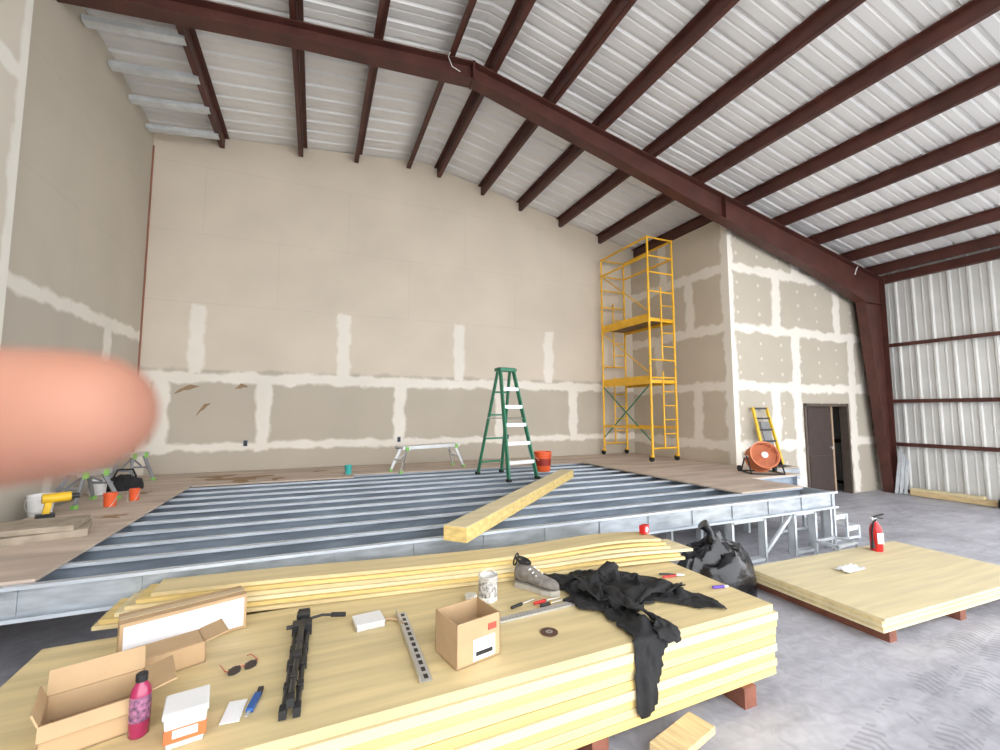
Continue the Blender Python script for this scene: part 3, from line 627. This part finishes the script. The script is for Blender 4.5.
def jacket():
    cb=MB('coll'); cb.box((.78,2.6,ZT-.25),(4.02,1.26,.5),CLOTH,rz=.02); co=cb.build(); co.modifiers.new('c','COLLISION'); co.collision.thickness_outer=.006; co.collision.cloth_friction=40
    def taper(p,a,b,r0,r1):
        ab=(b[0]-a[0],b[1]-a[1]); t=max(0,min(1,((p[0]-a[0])*ab[0]+(p[1]-a[1])*ab[1])/(ab[0]**2+ab[1]**2)))
        return hypot(p[0]-a[0]-ab[0]*t,p[1]-a[1]-ab[1]*t)<r0+(r1-r0)*t
    A=clothpiece(lambda p: ((p[0]-1.93)/.38)**2+((p[1]-2.62)/.35)**2<1+.3*noise.noise((p[0]*6,p[1]*6,0)) or taper(p,(1.84,2.5),(1.67,1.76),.17,.075) or seg_d(p,(2.1,2.5),(2.34,2.24))<.13 or seg_d(p,(1.85,2.75),(1.66,2.92))<.11 or seg_d(p,(2.0,2.8),(2.2,2.96))<.09,(1.3,2.8,1.35,3.1),.70,.20,1.0,50)
    t1=bpy.data.objects.new('t1',A); S.collection.objects.link(t1); t1.modifiers.new('c','COLLISION'); t1.collision.thickness_outer=.010; t1.collision.cloth_friction=40
    S.frame_set(1)
    B=clothpiece(lambda p: ((p[0]-1.92)/.33)**2+((p[1]-2.60)/.31)**2<1+.4*noise.noise((p[0]*5,p[1]*5,3)) or taper(p,(1.85,2.4),(1.70,1.95),.14,.08) or seg_d(p,(2.0,2.5),(2.30,2.36))<.11,(1.3,2.8,1.6,3.1),.88,.26,4.0,42)
    bpy.data.objects.remove(t1); bpy.data.objects.remove(co); S.frame_set(1)
    bm=bmesh.new(); bm.from_mesh(A); bm.from_mesh(B); me=bpy.data.meshes.new('black_jacket'); bm.to_mesh(me); bm.free()
    me.materials.clear(); me.materials.append(CLOTH)
    for p in me.polygons: p.use_smooth=True; p.material_index=0
    o=bpy.data.objects.new('black_jacket',me); S.collection.objects.link(o)
    so=o.modifiers.new('thick','SOLIDIFY'); so.thickness=.006; so.offset=0
    su=o.modifiers.new('sub','SUBSURF'); su.levels=1; su.render_levels=1
jacket()
blob('trash_bag',3.74,3.28,0,.50,.27,.54,BAGM,5,.3,.15,flat=.7).tube([(3.70,3.3,.5),(3.68,3.3,.60),(3.62,3.33,.67)],[.06,.03,.06],BAGM).build()
b=MB('lumber_offcut'); b.box((0,0,.0),(.38,.15,.04),WOOD); b.build(loc=(1.84,1.87,.085),rz=.25,bevel=.003)
b=MB('lumber_offcut'); b.box((0,0,.03),(.1,.16,.06),RBK); b.build(loc=(1.82,1.85,0.0),rz=.2)
# ---------------------------------------------------------------- hand (photographer's fingertip)
th=atan(185/436.5); pt=atan(36/435.)
Fv=Vector((sin(th)*cos(pt),cos(th)*cos(pt),sin(pt)));Rv=Vector((cos(th),-sin(th),0));Uv=Rv.cross(Fv)
CAM=Vector((0,0,1.8))
SK=bpy.data.materials.new('skin'); SK.use_nodes=True; nt=SK.node_tree; bs=nt.nodes['Principled BSDF']
bs.inputs['Roughness'].default_value=.6; bs.inputs['Specular IOR Level'].default_value=.25; bs.inputs['Subsurface Weight'].default_value=.08; bs.inputs['Subsurface Radius'].default_value=(.01,.004,.002); bs.inputs['Subsurface Scale'].default_value=.2
no=nt.nodes.new('ShaderNodeTexNoise'); no.inputs['Scale'].default_value=60; tcn=nt.nodes.new('ShaderNodeTexCoord'); nt.links.new(tcn.outputs['Object'],no.inputs[0])
rr=nt.nodes.new('ShaderNodeValToRGB'); rr.color_ramp.elements[0].color=(.26,.115,.075,1); rr.color_ramp.elements[1].color=(.37,.185,.13,1); nt.links.new(no.outputs[0],rr.inputs[0]); nt.links.new(rr.outputs[0],bs.inputs['Base Color'])
def hand():
    V=[];E=[];Rr=[]
    def add(p,r,par=None):
        V.append(p);Rr.append(r)
        if par is not None:E.append((par,len(V)-1))
        return len(V)-1
    w=add((-.205,-.03,-.075),.026)
    f1=add((-.25,-.11,-.17),.034,w); add((-.29,-.22,-.30),.042,f1)
    pm=add((-.175,-.002,-.045),.030,w)
    def chain(start,pts): 
        q=start
        for p,r in pts:q=add(p,r,q)
    chain(pm,[((-.143,.030,-.018),.0120),((-.116,.046,-.011),.0110),((-.094,.054,-.007),.0108),((-.074,.056,-.0060),.0104),((-.057,.0555,-.0050),.0094),((-.0445,.055,-.0042),.0070)])
    chain(pm,[((-.150,.036,-.036),.0115),((-.128,.062,-.033),.0098),((-.118,.078,-.038),.0094),((-.130,.088,-.050),.0086),((-.144,.082,-.056),.008)])
    chain(pm,[((-.158,.034,-.056),.011),((-.142,.060,-.056),.0094),((-.134,.074,-.060),.009),((-.146,.082,-.070),.0082),((-.158,.075,-.075),.0075)])
    chain(pm,[((-.168,.028,-.074),.010),((-.158,.048,-.076),.0084),((-.152,.060,-.080),.008),((-.160,.066,-.088),.0073),((-.169,.060,-.092),.0066)])
    chain(w,[((-.178,-.022,-.036),.016),((-.158,-.006,-.012),.0125),((-.142,.010,.006),.011),((-.128,.022,.014),.0095),((-.120,.028,.017),.008)])
    VV=[CAM+Rv*p[0]+Fv*p[1]+Uv*p[2] for p in V]; c0=VV[3]
    me=bpy.data.meshes.new('human_hand'); me.from_pydata([v-c0 for v in VV],E,[]); o=bpy.data.objects.new('human_hand',me); S.collection.objects.link(o); o.location=c0
    me.materials.append(SK)
    bpy.context.view_layer.objects.active=o
    m=o.modifiers.new('skin','SKIN'); m.use_smooth_shade=True
    for i,sv in enumerate(me.skin_vertices[0].data): sv.radius=(Rr[i],Rr[i]); sv.use_root=(i==0)
    s2=o.modifiers.new('sub','SUBSURF'); s2.levels=2; s2.render_levels=3
hand()
W=bpy.data.worlds.new('sky'); S.world=W; W.use_nodes=True; bg=W.node_tree.nodes['Background']
bg.inputs[0].default_value=(.95,.97,1,1); bg.inputs[1].default_value=5.5
cd=bpy.data.cameras.new('camera'); co=bpy.data.objects.new('camera',cd); S.collection.objects.link(co)
cd.sensor_width=36; cd.lens=36*435/1000; cd.clip_start=.005; cd.clip_end=200
co.location=CAM; M=Matrix((Rv,Uv,-Fv)).transposed(); co.rotation_euler=M.to_euler()
cd.dof.use_dof=True; cd.dof.focus_distance=4.0; cd.dof.aperture_fstop=8.5
S.camera=co
